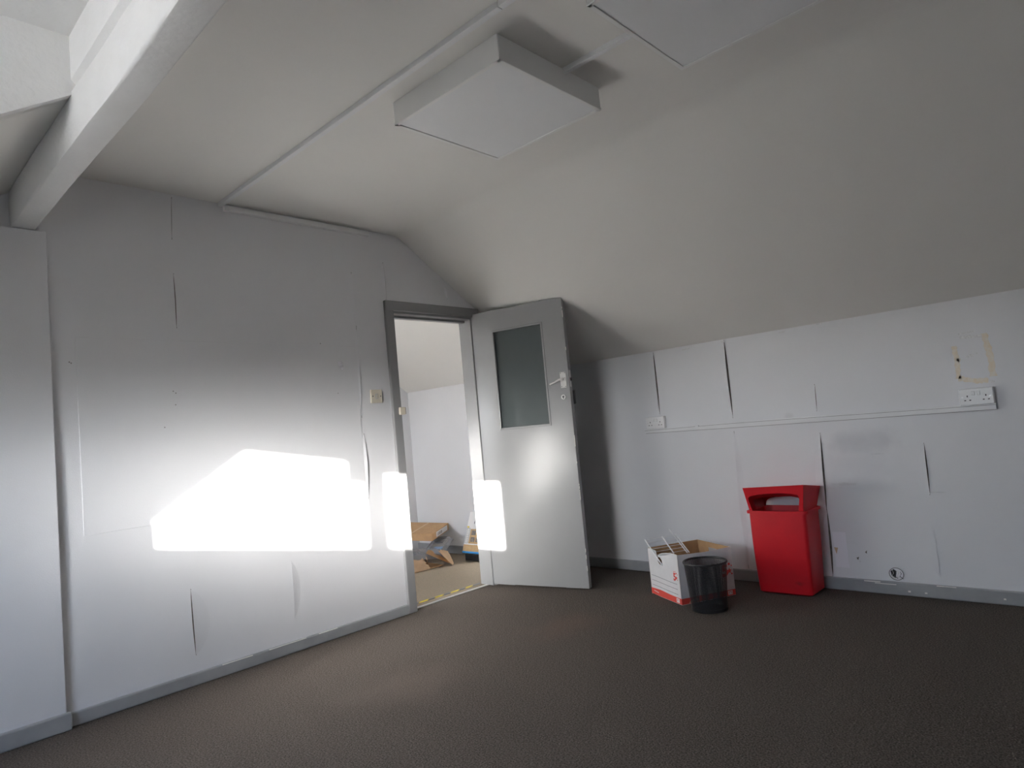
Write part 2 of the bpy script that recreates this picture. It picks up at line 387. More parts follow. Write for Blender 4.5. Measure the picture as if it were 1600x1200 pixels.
for (pts, wid, lift, gap, sd) in (
    ([(-2.86, 2.50), (-2.870, 2.27)], .02, .004, .0008, 1),
    ([(-2.872, 2.09), (-2.869, 1.95), (-2.871, 1.80)], .07, .008, .002, 1),
    ([(-1.532, 2.315), (-1.529, 2.06)], .03, .009, .007, -1),
    ([(-.992, 2.20), (-.98, 2.11)], .02, .007, .005, -1),
    ([(-1.786, 2.22), (-1.778, 1.86)], .03, .006, .001, -1),
    ([(-1.779, 1.86), (-1.783, 1.55), (-1.79, 1.28)], .03, .007, .002, -1),
    ([(-1.783, 1.18), (-1.777, 1.0), (-1.785, .77)], .05, .008, .003, -1),
    ([(-2.876, .47), (-2.872, .30), (-2.868, .14)], .085, .009, .004, 1),
    ([(-2.329, .50), (-2.331, .18)], .05, .006, 0, 1)):
    seam(F_, pts, wid, lift, gap, wall_front, sd)
for (pts, wid, lift, gap, sd) in (
    ([(-1.071, 1.578), (-1.071, 1.36), (-1.071, 1.13)], .04, .012, .006, 1),
    ([(-1.612, 1.583), (-1.612, 1.36), (-1.614, 1.06)], .05, .014, .008, 1),
    ([(-1.61, .975), (-1.60, .70), (-1.591, .44), (-1.603, .075)], .04, .008, .0012, -1),
    ([(-2.154, 1.225), (-2.148, 1.06)], .03, .005, .002, 1),
    ([(-2.151, .93), (-2.14, .68), (-2.133, .45)], .05, .014, .008, 1),
    ([(-2.136, .47), (-2.128, .25), (-2.123, .07)], .04, .012, .010, 1),
    ([(-2.686, .84), (-2.684, .70), (-2.682, .555)], .045, .012, .004, 1),
    ([(-2.679, .37), (-2.681, .11)], .05, .004, 0, 1)):
    seam(Rr, pts, wid, lift, gap, wall_right, sd)
# painted-over board on the partition wall
MB().box(-3.325, -1.80, -.0035, .001, .815, 1.735, .0016, 2).build('painted_board', M['wall'], wall_front)
# holes, plugs and the filler blob
for (x, z) in ((-3.352, 1.617), (-3.345, 1.612), (-2.906, 1.472), (-2.894, 1.462), (-2.898, 1.402), (-2.956, 1.290), (-1.95, 1.44), (-2.047, 1.746)):
    MB().cyl((x, -.0032, z), (0, -1, 0), .0032, .001, 8).build('screw_hole', M['filler'], wall_front)
b = MB(); b.lathe([(.001, -.004), (.013, -.0035), (.018, 0), (.013, .006), (.004, .008)], (0, 0, 0), 16)
b.build('wall_plug', M['patch'], wall_front, True, Matrix.Translation((-1.918, -.004, 1.625)) @ Matrix.Rotation(math.pi/2, 4, 'X'))
b = MB(); b.lathe([(.001, -.004), (.010, -.0035), (.013, 0), (.009, .005), (.003, .006)], (0, 0, 0), 14)
b.build('wall_plug', M['patch'], wall_front, True, Matrix.Translation((-1.908, -.004, 1.598)) @ Matrix.Rotation(math.pi/2, 4, 'X'))
# outline of tape residue and torn paper above the right socket
def blotch(pts, wid, name, m_, d=.0008, n=14):
    P = []
    for i in range(n+1):
        u = i/n*(len(pts)-1); j = min(int(u), len(pts)-2); P.append(Vector(lerp(pts[j], pts[j+1], u-j)))
    g = [[], []]
    for i, p in enumerate(P):
        t = (P[min(i+1, n)]-P[max(i-1, 0)]).normalized(); q = Vector((-t.y, t.x))
        for r_, s_ in ((0, 1), (1, -1)):
            w_ = wid*random.uniform(.35, .62); e_ = p+q*w_*s_; g[r_].append((-d, e_.x, e_.y))
    MB().sheet(g).build(name, m_, wall_right)
blotch([(-2.885, 1.345), (-2.888, 1.27), (-2.885, 1.17)], .024, 'tape_mark', M['glue'])
blotch([(-2.885, 1.172), (-2.95, 1.153), (-3.012, 1.145)], .027, 'tape_mark', M['glue'])
blotch([(-3.022, 1.392), (-3.034, 1.28), (-3.036, 1.165)], .029, 'tape_mark', M['glue'])
blotch([(-2.888, 1.272), (-2.905, 1.266)], .014, 'tape_mark', M['glue'], n=4)
blotch([(-2.915, 1.385), (-3.012, 1.380)], .016, 'torn_paper', M['scuff'])
blotch([(-2.910, 1.405), (-2.985, 1.410)], .006, 'torn_paper', M['scuff'])
blotch([(-2.930, 1.278), (-2.948, 1.286), (-2.964, 1.284)], .014, 'torn_paper', M['scuff'], n=6)
blotch([(-2.975, 1.295), (-2.982, 1.291)], .010, 'torn_paper', M['scuff'], n=3)
blotch([(-3.018, 1.140), (-3.038, 1.138)], .016, 'torn_paper', M['scuff'], n=5)
blotch([(-1.30, 1.562), (-1.36, 1.566)], .010, 'torn_paper', M['scuff'], n=6)
blotch([(-1.59, 1.572), (-1.62, 1.572)], .012, 'torn_paper', M['scuff'], n=6)
blotch([(-1.98, 1.570), (-2.02, 1.572)], .008, 'torn_paper', M['scuff'], n=6)
blotch([(-2.20, 1.583), (-2.24, 1.583)], .006, 'torn_paper', M['scuff'], n=6)
# patched square and torn spots low on the wall, left of the cable hole
MB().box(-.0012, .001, -2.222, -2.150, .128, .335, .0006, 1).build('paper_patch', M['patch'], wall_right)
MB().prism([(-.0018, -2.150, .245), (-.0018, -2.172, .243), (-.0018, -2.160, .205)], (.002, 0, 0)).build('torn_spot', M['kraft'], wall_right)
MB().prism([(-.0018, -2.268, .190), (-.0018, -2.282, .196), (-.0018, -2.276, .178)], (.002, 0, 0)).build('torn_spot', M['backing'], wall_right)
MB().prism([(-.0018, -2.318, .225), (-.0018, -2.328, .236), (-.0018, -2.326, .218)], (.002, 0, 0)).build('torn_spot', M['backing'], wall_right)
blotch([(-2.272, .185), (-2.285, .165)], .012, 'torn_paper', M['scuff'], n=4)
# round cable outlet with a loop of painted wires
HC = (-2.467, .113)
ring = [(-.003, HC[0]+.036*math.cos(a*math.pi/12), HC[1]+.034*math.sin(a*math.pi/12)) for a in range(24)]
b = MB(); b.prism([(-.0015, HC[0]+.034*math.cos(a*math.pi/10), HC[1]+.032*math.sin(a*math.pi/10)) for a in range(20)], (.001, 0, 0))
hole = b.build('cable_outlet', M['patch'], wall_right)
MB().tube(ring, .0024, 6, close=True).build('rim', M['filler'], hole, True)
MB().prism([(-.0022, HC[0]+.028, HC[1]+.014), (-.0022, HC[0]+.012, HC[1]+.026), (-.0022, HC[0]-.002, HC[1]+.016), (-.0022, HC[0]+.006, HC[1]-.022), (-.0022, HC[0]+.024, HC[1]-.014)], (.001, 0, 0)).build('cavity', M['dark'], hole)
for i in range(4):
    y = HC[0]+.018-.013*i
    MB().tube([(-.004, y, HC[1]+.026-.004*i), (-.010, y-.006, HC[1]+.006), (-.006, y+.004, HC[1]-.012), (-.005, y-.012, HC[1]-.024)], .0022, 5).build('wire', M['print_k'] if i % 2 else M['steel'], hole, True)

# ------------------------------------------------------------------ door frame, threshold
b = MB()
b.box(-1.557, -1.490, -.024, .002, 0, 2.050, .006)                           # left architrave
b.box(-1.557, -.700, -.026, .002, 1.985, 2.052, .006)                        # head architrave
b.box(-.765, -.700, -.024, .002, 0, 1.99, .006)
fr = struct(b.build('trim_1', M['frame']))
b = MB(); b.box(-1.505, -1.487, -.012, T+.006, 0, 1.98, .003); b.build('jamb', M['frame'], fr)
b = MB(); b.box(-.783, -.762, -.010, T+.006, 0, 1.98, .003); b.build('jamb', M['door'], fr)
b = MB(); b.box(-1.505, -.762, -.012, T+.006, 1.968, 1.99, .003); b.build('head_jamb', M['frame'], fr)
b = MB(); b.box(-1.49, -1.475, .050, .095, 0, 1.97, .002); b.build('door_stop', M['frame'], fr)
b = MB(); b.box(-1.49, -.78, .050, .095, 1.952, 1.97, .002); b.build('door_stop', M['frame'], fr)
# cream lock keep on the left jamb
kp = thing('lock_keep', 'small cream lock keep fixed to the door frame edge beside the light switch', 'lock keep', (-1.487, -.01, 1.28))
MB().box(-1.515, -1.470, -.040, -.006, 1.283, 1.333, .005).build('case', M['cream_pl'], kp)
MB().box(-1.474, -1.462, -.032, .016, 1.286, 1.332, .003).build('strike', M['backing'], kp)
struct(MB().box(-1.487, -.783, .030, .062, 0, .005, .002).build('trim_2', M['steel']))
tp = thing('hazard_tape', 'yellow and black hazard tape strip on the floor inside the doorway', 'tape', (-1.13, .15, 0))
k_ = 0
x = -1.487
while x < -.80:
    l = random.uniform(.055, .085); x2 = min(x+l, -.79)
    y0 = .157-.012*(x+1.487)/.7
    MB().prism([(x, y0-.014, -.0018), (x2+.012, y0-.014, -.0018), (x2+.036, y0+.014, -.0018), (x+.024, y0+.014, -.0018)], (0, 0, .0015)).build('yellow_band' if k_ % 2 == 0 else 'black_band', M['yellow'] if k_ % 2 == 0 else M['print_k'], tp)
    x = x2+.0; k_ += 1

# ------------------------------------------------------------------ the open door (local: x along leaf from hinge, y thickness, z up)
ang = math.radians(-78.2104)
DM = Matrix.Translation((-.777, .013, 0)) @ Matrix.Rotation(ang, 4, 'Z')     # +y local points to the right wall
door = bpy.data.objects.new('door_1', None); S.collection.objects.link(door); door.matrix_basis = DM; struct(door)
LW, LT = .790, .042
gx0, gx1, gz0, gz1 = .200, .618, 1.126, 1.850
def dpart(b, name, m_, smooth=False, parent=None):
    o = b.build(name, m_, None, smooth); o.parent = parent or door
    return o
b = MB()
b.box(.012, gx0, 0, LT, .010, 2.003); b.box(gx1, LW, 0, LT, .010, 2.003)
b.box(gx0, gx1, 0, LT, .010, gz0); b.box(gx0, gx1, 0, LT, gz1, 2.003)
bmesh.ops.remove_doubles(b.bm, verts=b.bm.verts, dist=1e-5)
leaf = dpart(b, 'leaf', M['door'])
md = leaf.modifiers.new('edge', 'BEVEL'); md.width = .002; md.segments = 2; md.limit_method = 'ANGLE'
for (x0, x1, z0, z1) in ((gx0-.004, gx0+.010, gz0-.004, gz1+.004), (gx1-.010, gx1+.004, gz0-.004, gz1+.004), (gx0, gx1, gz1-.010, gz1+.004), (gx0, gx1, gz0-.004, gz0+.010)):
    dpart(MB().box(x0, x1, -.005, .014, z0, z1, .003), 'glazing_bead', M['door'])
    dpart(MB().box(x0, x1, LT-.014, LT+.005, z0, z1, .003), 'glazing_bead', M['door'])
dpart(MB().box(gx0, gx1, .018, .024, gz0, gz1), 'pane', M['glass'])
# lever handle on plate
hd = dpart(MB().box(.725, .771, -.005, .001, 1.372, 1.482, .0025), 'handle_plate', M['steel'])
def hpart(b, name, m_=None, smooth=True):
    o = b.build(name, m_ or M['steel'], None, smooth); o.parent = hd; return o
hpart(MB().cyl((.752, .0, 1.430), (0, -1, 0), .010, .040, 16), 'spindle')
hpart(MB().box(.728, .768, -.016, -.004, 1.420, 1.440, .004), 'lever_boss')
hpart(MB().tube([(.756, -.040, 1.431), (.735, -.044, 1.428), (.700, -.045, 1.414), (.662, -.043, 1.404)], [.009, .009, .008, .0085], 10), 'lever')
for (x, z) in ((.732, 1.475), (.764, 1.475), (.733, 1.380), (.764, 1.380)):
    hpart(MB().cyl((x, -.004, z), (0, -1, 0), .0032, .0016, 8), 'screw', M['print_k'])
cy = dpart(MB().cyl((.738, .001, 1.309), (0, -1, 0), .017, .008, 24), 'lock_rose', M['steel'], True)
o = MB().box(.735, .741, -.0095, -.007, 1.298, 1.318, .001).build('keyhole', M['dark']); o.parent = cy
o = MB().cyl((.738, -.006, 1.311), (0, -1, 0), .007, .004, 14).build('keyway', M['print_k']); o.parent = cy
dpart(MB().box(LW-.001, LW+.0025, .010, .032, 1.375, 1.490, .0008, 1), 'latch_plate', M['bead'])
dpart(MB().box(LW-.001, LW+.009, .015, .027, 1.415, 1.437, .002), 'latch_bolt', M['dark'])
dpart(MB().box(LW-.085, LW+.004, LT-.001, LT+.034, 1.255, 1.352, .006), 'rim_lock', M['mesh'])
for z in (.22, 1.0, 1.78):
    dpart(MB().cyl((.003, .006, z-.04), (0, 0, 1), .006, .08, 10), 'hinge', M['frame'], True)
for i in range(16):
    z = random.uniform(.1, 1.28) if i < 12 else random.uniform(1.3, 1.95)
    h_ = random.uniform(.008, .05)
    dpart(MB().box(LW-.0025, LW+.0006, -.0007, .003, z, z+h_, .0003, 1), 'paint_chip', M['chip'])

# ------------------------------------------------------------------ wiring accessories
def socket(label, y0, depth, tilt, z0, trunk_group='double sockets on the right wall'):
    t = thing('wall_socket', label, 'socket', (0, y0-.073, z0), trunk_group)
    W, H = .148, .086
    MB().box(-depth+.008, 0, y0-W, y0, z0, z0+H, .003).build('back_box', M['white_pl'], t)
    fp = MB().box(-depth, -depth+.010, y0-W, y0, z0, z0+H, .004, 3).build('face_plate', M['white_pl'], t)
    for s_ in (0, 1):
        yc_ = y0-.036-.080*s_
        for (dy, dz, w_, h_) in ((0, .047, .005, .009), (.011, .026, .008, .005), (-.011, .026, .008, .005)):
            MB().box(-depth-.0006, -depth+.002, yc_+dy-w_/2, yc_+dy+w_/2, z0+dz-h_/2, z0+dz+h_/2).build('pin_hole', M['dark'], fp)
        yr = y0-.062-.024*s_
        MB().box(-depth-.005, -depth+.002, yr-.0075, yr+.0075, z0+.050, z0+.072, .002).build('rocker_switch', M['white_pl'], fp)
    for yy in (y0-.015, y0-.133):
        MB().cyl((-depth+.001, yy, z0+.042), (-1, 0, 0), .0035, .002, 8).build('screw', M['steel'], fp)
    return t
socket('white double socket at the far end of the trunking, nearest the door', -.966, .030, 0, 1.030)
socket('white double socket under the yellowed tape marks, on the trunking end', -2.882, .042, 0, 1.026)
t = thing('cable_trunking', 'long white cable trunking across the right wall between two sockets', 'trunking', (0, -1.98, 1.0))
b = MB(); pts = [(-.942, 1.002, 1.028), (-1.6, .9985, 1.034), (-2.3, .9965, 1.031), (-3.032, .996, 1.027)]
for (p, q) in zip(pts, pts[1:]):
    for (x0, e0, e1, nm) in ():
        pass
    b.prism([(-.020, p[0], p[1]), (-.020, q[0], q[1]), (-.020, q[0], q[2]), (-.020, p[0], p[2])], (.020, 0, 0))
b.build('channel', M['trunk'], t)
b = MB()
for (p, q) in zip(pts, pts[1:]):
    b.prism([(-.030, p[0], p[1]+.004), (-.030, q[0], q[1]+.004), (-.030, q[0], q[2]-.009), (-.030, p[0], p[2]-.009)], (.011, 0, 0))
b.build('lid', M['trunk'], t)
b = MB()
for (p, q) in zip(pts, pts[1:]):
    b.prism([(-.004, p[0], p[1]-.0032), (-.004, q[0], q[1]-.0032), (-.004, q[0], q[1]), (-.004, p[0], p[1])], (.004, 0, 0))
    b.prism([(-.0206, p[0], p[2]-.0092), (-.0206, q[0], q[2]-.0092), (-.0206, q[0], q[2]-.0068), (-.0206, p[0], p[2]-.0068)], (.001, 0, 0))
o = b.build('grime_line', M['filler'], t); o['kind'] = 'stuff'  # dark strips paint the gap shade below the channel and along the lid
MB().box(-.032, -.002, -1.352, -1.375, 1.006, 1.030, .001).build('joint_cover', M['trunk'], t)
# ceiling conduits
t = thing('ceiling_trunking', 'long white conduit running along the ceiling towards the beam side', 'trunking', (-2.606, -2.4, ZC), 'conduits on the ceiling')
MB().box(-2.619, -2.594, -2.188, 0, ZC-.020, ZC+.002, .002).build('channel', M['trunk'], t)
MB().box(-2.619, -2.594, YB, -2.190, ZC-.020, ZC+.002, .002).build('channel', M['trunk'], t)
t = thing('ceiling_trunking', 'short white conduit joining the two ceiling light boxes', 'trunking', (-2.12, -2.25, ZC), 'conduits on the ceiling')
MB().box(-2.130, -2.108, -2.455, -2.060, ZC-.020, ZC+.002, .002).build('channel', M['trunk'], t)
t = thing('wall_trunking', 'white trunking at the top of the partition wall under the ceiling', 'trunking', (-2.11, 0, 2.49))
MB().box(-2.592, -1.645, -.024, .001, 2.472, 2.500, .0015).build('channel', M['white_pl'], t)
MB().box(-2.570, -1.645, -.029, -.022, 2.474, 2.497, .001).build('lid', M['white_pl'], t)
# light switch
t = thing('light_switch', 'cream single light switch plate on the wall left of the doorway', 'switch', (-1.672, 0, 1.369))
MB().box(-1.715, -1.629, -.012, .001, 1.369, 1.456, .003).build('face_plate', M['cream_pl'], t)
MB().box(-1.677, -1.667, -.018, -.008, 1.400, 1.424, .002).build('rocker_switch', M['cream_pl'], t)
MB().box(-1.682, -1.662, -.0135, -.008, 1.396, 1.428, .001).build('switch_surround', M['bead'], t)
for x in (-1.702, -1.642):
    MB().cyl((x, -.010, 1.413), (0, -1, 0), .004, .003, 10).build('screw', M['print_k'], t)
# surface-mounted light boxes
def light_box(label, x0, x1, y0, y1):
    t = thing('ceiling_light', label, 'ceiling light', ((x0+x1)/2, (y0+y1)/2, ZC), 'square light boxes on the ceiling')
    z0 = 2.420
    b = loft(MB(), [rrect(x0, x1, y0, y1, .004, z0, 2), rrect(x0, x1, y0, y1, .004, ZC-.003, 2), rrect(x0+.004, x1-.004, y0+.004, y1-.004, .004, ZC, 2)], False, True)
    bmesh.ops.recalc_face_normals(b.bm, faces=b.bm.faces[:])
    b.build('housing', M['lamp'], t)
    b = MB(); f_ = .016
    for (a0, a1, c0, c1) in ((x0-.001, x0+f_, y0-.001, y1+.001), (x1-f_, x1+.001, y0-.001, y1+.001), (x0, x1, y0-.001, y0+f_), (x0, x1, y1-f_, y1+.001)):
        b.box(a0, a1, c0, c1, z0-.004, z0+.006, .0015, 1)
    b.build('trim_frame', M['lamp'], t)
    MB().box(x0+.012, x1-.012, y0+.012, y1-.012, z0-.001, z0+.004).build('diffuser', M['diff'], t)
light_box('square white light box nearer the door, seen whole on the ceiling', -2.500, -1.888, -2.068, -1.458)
light_box('square white light box cut by the top of the picture', -2.490, -1.890, -3.050, -2.445)

# ------------------------------------------------------------------ red litter bin
t = thing('litter_bin', 'red plastic litter bin with open hooded lid against the right wall', 'bin', (-.14, -1.93, 0))
bx0, bx1, by0, by1 = -.248, -.030, -2.083, -1.770
tx0, tx1, ty0, ty1 = -.268, -.026, -2.108, -1.757
lo = [rrect(bx0+.012, bx1-.012, by0+.012, by1-.012, .02, .002), rrect(bx0, bx1, by0, by1, .022, .012)]
for i in range(1, 9):
    u = i/8; bw = .006*math.sin(math.pi*u)
    lo.append(rrect(bx0+(tx0+.006-bx0)*u-bw, bx1+(tx1-.004-bx1)*u, by0+(ty0+.006-by0)*u-bw*.5, by1+(ty1-.006-by1)*u+bw*.5, .022, .012+.466*u))
lo += [rrect(tx0-.004, tx1+.002, ty0-.006, ty1+.006, .024, .479), rrect(tx0-.004, tx1+.002, ty0-.006, ty1+.006, .024, .494),
       rrect(tx0+.004, tx1-.004, ty0+.002, ty1-.002, .02, .496), rrect(tx0+.010, tx1-.010, ty0+.010, ty1-.010, .018, .470)]
for i in range(1, 5):
    u = i/4
    lo.append(rrect(tx0+.010+(bx0+.008-tx0-.010)*u, tx1-.010+(bx1-.008-tx1+.010)*u, ty0+.010+(by0+.008-ty0-.010)*u, ty1-.010+(by1-.008-ty1+.010)*u, .018, .47-.45*u))
b = loft(MB(), lo, True, True); bmesh.ops.recalc_face_normals(b.bm, faces=b.bm.faces[:])
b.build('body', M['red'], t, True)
# hood: faces lean outwards over a wide arched opening; its top falls towards the wall
zb = .490
def hood_face(xb, xt, zt, arch):
    yb0, yb1, yt0, yt1 = ty0+.016, ty1-.016, ty0-.010, ty1+.014            # right, left at the rim and at the top
    def pt(u, v):
        l, r = yb1+(yt1-yb1)*v, yb0+(yt0-yb0)*v
        return (xb+(xt-xb)*v, l+(r-l)*u+.010*v*(u-1), zb+(zt-zb-.016*(1-u))*v)
    outer = [(0, 0), (0, .25), (0, .55), (0, .82), (0, 1), (.22, 1), (.40, 1), (.60, 1), (.78, 1), (1, 1), (1, .82), (1, .55), (1, .25), (1, 0)]
    return [pt(*a) for a in arch], [pt(*a) for a in outer]
fa, fo = hood_face(-.262, -.284, .651, [(.065, 0), (.05, .25), (.045, .45), (.05, .56), (.09, .63), (.22, .69), (.40, .715), (.60, .715), (.78, .69), (.90, .63), (.935, .54), (.93, .40), (.925, .25), (.915, 0)])
ba, bo = hood_face(-.038, -.012, .612, [(.04, 0), (.045, .15), (.06, .28), (.08, .36), (.13, .44), (.24, .50), (.40, .52), (.60, .52), (.76, .50), (.87, .44), (.92, .36), (.94, .28), (.955, .15), (.96, 0)])
b = MB()
for A, O in ((fa, fo), (ba, bo)):
    va = [b.bm.verts.new(p) for p in A]; vo = [b.bm.verts.new(p) for p in O]
    for i in range(len(va)-1): b.bm.faces.new((vo[i], vo[i+1], va[i+1], va[i]))
for i in range(len(fo)-1): b.bm.faces.new([b.bm.verts.new(p) for p in (fo[i], fo[i+1], bo[i+1], bo[i])])
bmesh.ops.remove_doubles(b.bm, verts=b.bm.verts, dist=1e-5); bmesh.ops.recalc_face_normals(b.bm, faces=b.bm.faces[:])
hd_o = b.build('hood', M['red'], t)
md = hd_o.modifiers.new('wall', 'SOLIDIFY'); md.thickness = .005; md.offset = -1
md = hd_o.modifiers.new('soft', 'BEVEL'); md.width = .0035; md.segments = 3; md.limit_method = 'ANGLE'; md.angle_limit = math.radians(35)
# lip folded in behind the front opening
g = [[], [], []]
for i, p in enumerate(fa):
    for r_, (dx_, sh, dz_) in enumerate(((.001, 1, 0), (.022, .97, -.006), (.040, .93, -.020))):
        g[r_].append((p[0]+dx_, -1.933+(p[1]+1.933)*sh, p[2]+(dz_ if p[2] > .56 else dz_*.3)))
lp = MB().sheet(g, .003).build('opening_lip', M['red'], t, True)

# ------------------------------------------------------------------ archive box with wire rack
PL, PF, PR = Vector((-.518, -1.184, 0)), Vector((-.682, -1.488, 0)), Vector((-.357, -1.678, 0))
eL = (PL-PF); lL = eL.length; eL.normalize(); eR = (PR-PF); eR = (eR-eL*eR.dot(eL)); lR = (PR-PF).length; eR.normalize()
BM_ = Matrix((eR, eL, Vector((0, 0, 1)))).transposed().to_4x4(); BM_.translation = PF   # x along right face, y along left face
HB = .288
t = thing('archive_box', 'open white archive box with red band and red printed 5, beside the bin', 'box', (PF+PR)/2+eL*lL/2)
def bp(b, name, m_, parent=t, smooth=False): return b.build(name, m_, parent, smooth, BM_)
TH = .0035
# left panel (x = 0) with torn hand hole; y runs from the front corner
def lp_(s): return lL*(1-s)
out_l = [(0, .004), (.33, -.0), (.66, .0), (1, .0), (1, .292), (.88, .294), (.74, .291), (.62, .286), (.50, .279), (.40, .268), (.345, .255), (.335, .243), (.37, .250), (.42, .245), (.47, .232), (.47, .212), (.42, .200), (.36, .204), (.315, .222), (.300, .245), (.292, .283), (0, .287)]
bp(MB().prism([(0, lp_(s_), z) for (s_, z) in out_l], (TH, 0, 0)), 'side_panel', M['card_w'])
bp(MB().prism([(TH, lp_(s_), z) for (s_, z) in out_l], (.0012, 0, 0)), 'panel_lining', M['card'])
# curled torn flap above the hand hole
g = [[], []]
for i in range(7):
    u = i/6; s_ = .34+.46*u
    z = .256+.030*u-.004*math.sin(u*3)
    g[0].append((.002, lp_(s_), z)); g[1].append((-.012*math.sin(math.pi*u)-.001, lp_(s_), z+.010*math.sin(math.pi*u)+.003))
bp(MB().sheet(g, .002), 'torn_flap', M['card_w'])
# right front panel
outl = [(0, .0), (.35, .0), (lR, .0), (lR, .288), (lR*.9, .287), (lR*.5, .283), (.02, .290), (0, .292)]
bp(MB().prism([(x_, 0, z) for (x_, z) in outl], (0, TH, 0)), 'front_panel', M['card_w'])
bp(MB().prism([(x_, TH, z) for (x_, z) in outl], (0, .0012, 0)), 'panel_lining', M['card'])
# two far panels show their brown inside; the right far one has a hand hole
bp(MB().box(0, lR, lL-TH, lL, 0, HB), 'back_panel', M['card_w'])
bp(MB().box(0, lR, lL-TH-.0012, lL-TH, .004, HB), 'panel_lining', M['card'])
b = MB(); hx0, hx1, hz0, hz1 = lL*.40, lL*.66, .225, .255
for (y0, y1, z0, z1) in ((0, hx0, 0, HB), (hx1, lL, 0, HB), (hx0, hx1, 0, hz0), (hx0, hx1, hz1, HB)): b.box(lR-TH, lR, y0, y1, z0, z1)
bp(b, 'side_panel', M['card_w'])
b = MB()
for (y0, y1, z0, z1) in ((.004, hx0, .004, HB), (hx1, lL-.004, .004, HB), (hx0, hx1, .004, hz0), (hx0, hx1, hz1, HB)): b.box(lR-TH-.0012, lR-TH, y0, y1, z0, z1)
bp(b, 'panel_lining', M['card'])
bp(MB().prism([(lR-.002, hx0+.005, hz0+.004), (lR-.030, hx0+.004, hz0-.02), (lR-.030, hx1-.01, hz0-.02), (lR-.002, hx1-.005, hz0+.004)], (0, 0, .003)), 'torn_flap', M['card_w'])
bp(MB().box(.004, lR-.004, .004, lL-.004, .0005, .006), 'bottom_panel', M['card'])
# printing: red band, ruled lines, marks
bp(MB().prism([(-.0008, lp_(s_), z) for (s_, z) in ((0.005, .004), (.33, .002), (.66, .002), (1, .002), (1, .036), (.66, .038), (.33, .044), (.005, .040))], (.0008, 0, 0)), 'red_band', M['print_r'])
bp(MB().prism([(0, -.0008, .002), (lR, -.0008, .002), (lR, -.0008, .036), (0, -.0008, .036)], (0, .0008, 0)), 'red_band', M['print_r'])
for k_, z in enumerate((.118, .088, .058)):
    g = [[], []]
    for i in range(13):
        u = i/12; s_ = .06+.85*u
        zz = z+.008*math.cos(u*math.pi)*.4
        g[0].append((-.0009, lp_(s_), zz)); g[1].append((-.0009, lp_(s_), zz+.0022))
    bp(MB().sheet(g), 'ruled_line', M['print_k'])
def text_mesh(txt, size, bold=0):
    c = bpy.data.curves.new('txt', 'FONT'); c.body = txt; c.size = size; c.extrude = .0004; c.offset = bold; c.align_x = 'CENTER'; c.align_y = 'CENTER'
    o = bpy.data.objects.new('txt', c); S.collection.objects.link(o)
    dg = bpy.context.evaluated_depsgraph_get(); me = bpy.data.meshes.new_from_object(o.evaluated_get(dg))
    bpy.data.objects.remove(o); bpy.data.curves.remove(c); return me
def text(txt, size, name, m_, parent, mt, bold=0):
    me = text_mesh(txt, size, bold); me.transform(mt); me.name = name; me.materials.clear(); me.materials.append(m_)
    o = bpy.data.objects.new(name, me); S.collection.objects.link(o)
    if parent: o.parent = parent; o.matrix_parent_inverse = parent.matrix_basis.inverted()
    return o
def star(cx, cy, r, n=5, k=.45): return [(cx+(r if i % 2 == 0 else r*k)*math.sin(i*math.pi/n), cy+(r if i % 2 == 0 else r*k)*math.cos(i*math.pi/n)) for i in range(2*n)]
def mark(mt, sz):
    text('5', sz, 'printed_five', M['print_r'], t, mt, sz*.035)
    MB().prism([(x_, y_, 0) for (x_, y_) in star(sz*.33, -sz*.02, sz*.20)], (0, 0, .0005)).build('printed_star', M['print_r'], t, False, mt)
    for (cx, cy, r) in ((-.08, .52, .055), (.14, .56, .06), (.34, .42, .09), (.52, .30, .05), (.50, -.22, .06), (-.16, -.34, .05)):
        MB().prism([(cx*sz+r*sz*math.cos(a*math.pi/4), cy*sz+r*sz*math.sin(a*math.pi/4), 0) for a in range(8)], (0, 0, .0005)).build('printed_dot', M['print_r'], t, False, mt)
# left face: text right = from far to near = -y local ; right face: text right = +x local
RL = BM_ @ Matrix.Translation((-.0008, lp_(.855), .155)) @ Matrix(((0, 0, -1, 0), (-1, 0, 0, 0), (0, 1, 0, 0), (0, 0, 0, 1)))
mark(RL, .060)
RR = BM_ @ Matrix.Translation((lR*.845, -.0008, .150)) @ Matrix(((1, 0, 0, 0), (0, 0, -1, 0), (0, 1, 0, 0), (0, 0, 0, 1)))
mark(RR, .092)
# small recycling squares and lettering on the band
for mt in (BM_ @ Matrix.Translation((-.0010, lp_(.89), .019)) @ Matrix(((0, 0, -1, 0), (-1, 0, 0, 0), (0, 1, 0, 0), (0, 0, 0, 1))),
           BM_ @ Matrix.Translation((lR*.90, -.0010, .019)) @ Matrix(((1, 0, 0, 0), (0, 0, -1, 0), (0, 1, 0, 0), (0, 0, 0, 1)))):
    MB().prism([(-.016, -.011, 0), (.016, -.011, 0), (.016, .013, 0), (-.016, .013, 0)], (0, 0, .0004)).build('printed_square', M['print_w'], t, False, mt)
    MB().tube([(-.008, -.006, .0006), (-.008, .006, .0006), (.0, .008, .0006), (.008, .006, .0006), (.008, -.004, .0006)], .0016, 4).build('printed_arrow', M['print_r'], t, False, mt)
b = MB()
for i in range(9):
    s_ = .10+.018*i
    b.box(-.0013, -.0006, lp_(s_+.012), lp_(s_), .024-.0006*i, .029-.0006*i)
bp(b, 'printed_lettering', M['print_w'])
bp(MB().prism([(.045, -.0012, .004), (.115, -.0012, .012), (.105, -.0012, .026), (.060, -.0012, .018)], (0, .0006, 0)), 'torn_spot', M['kraft'])
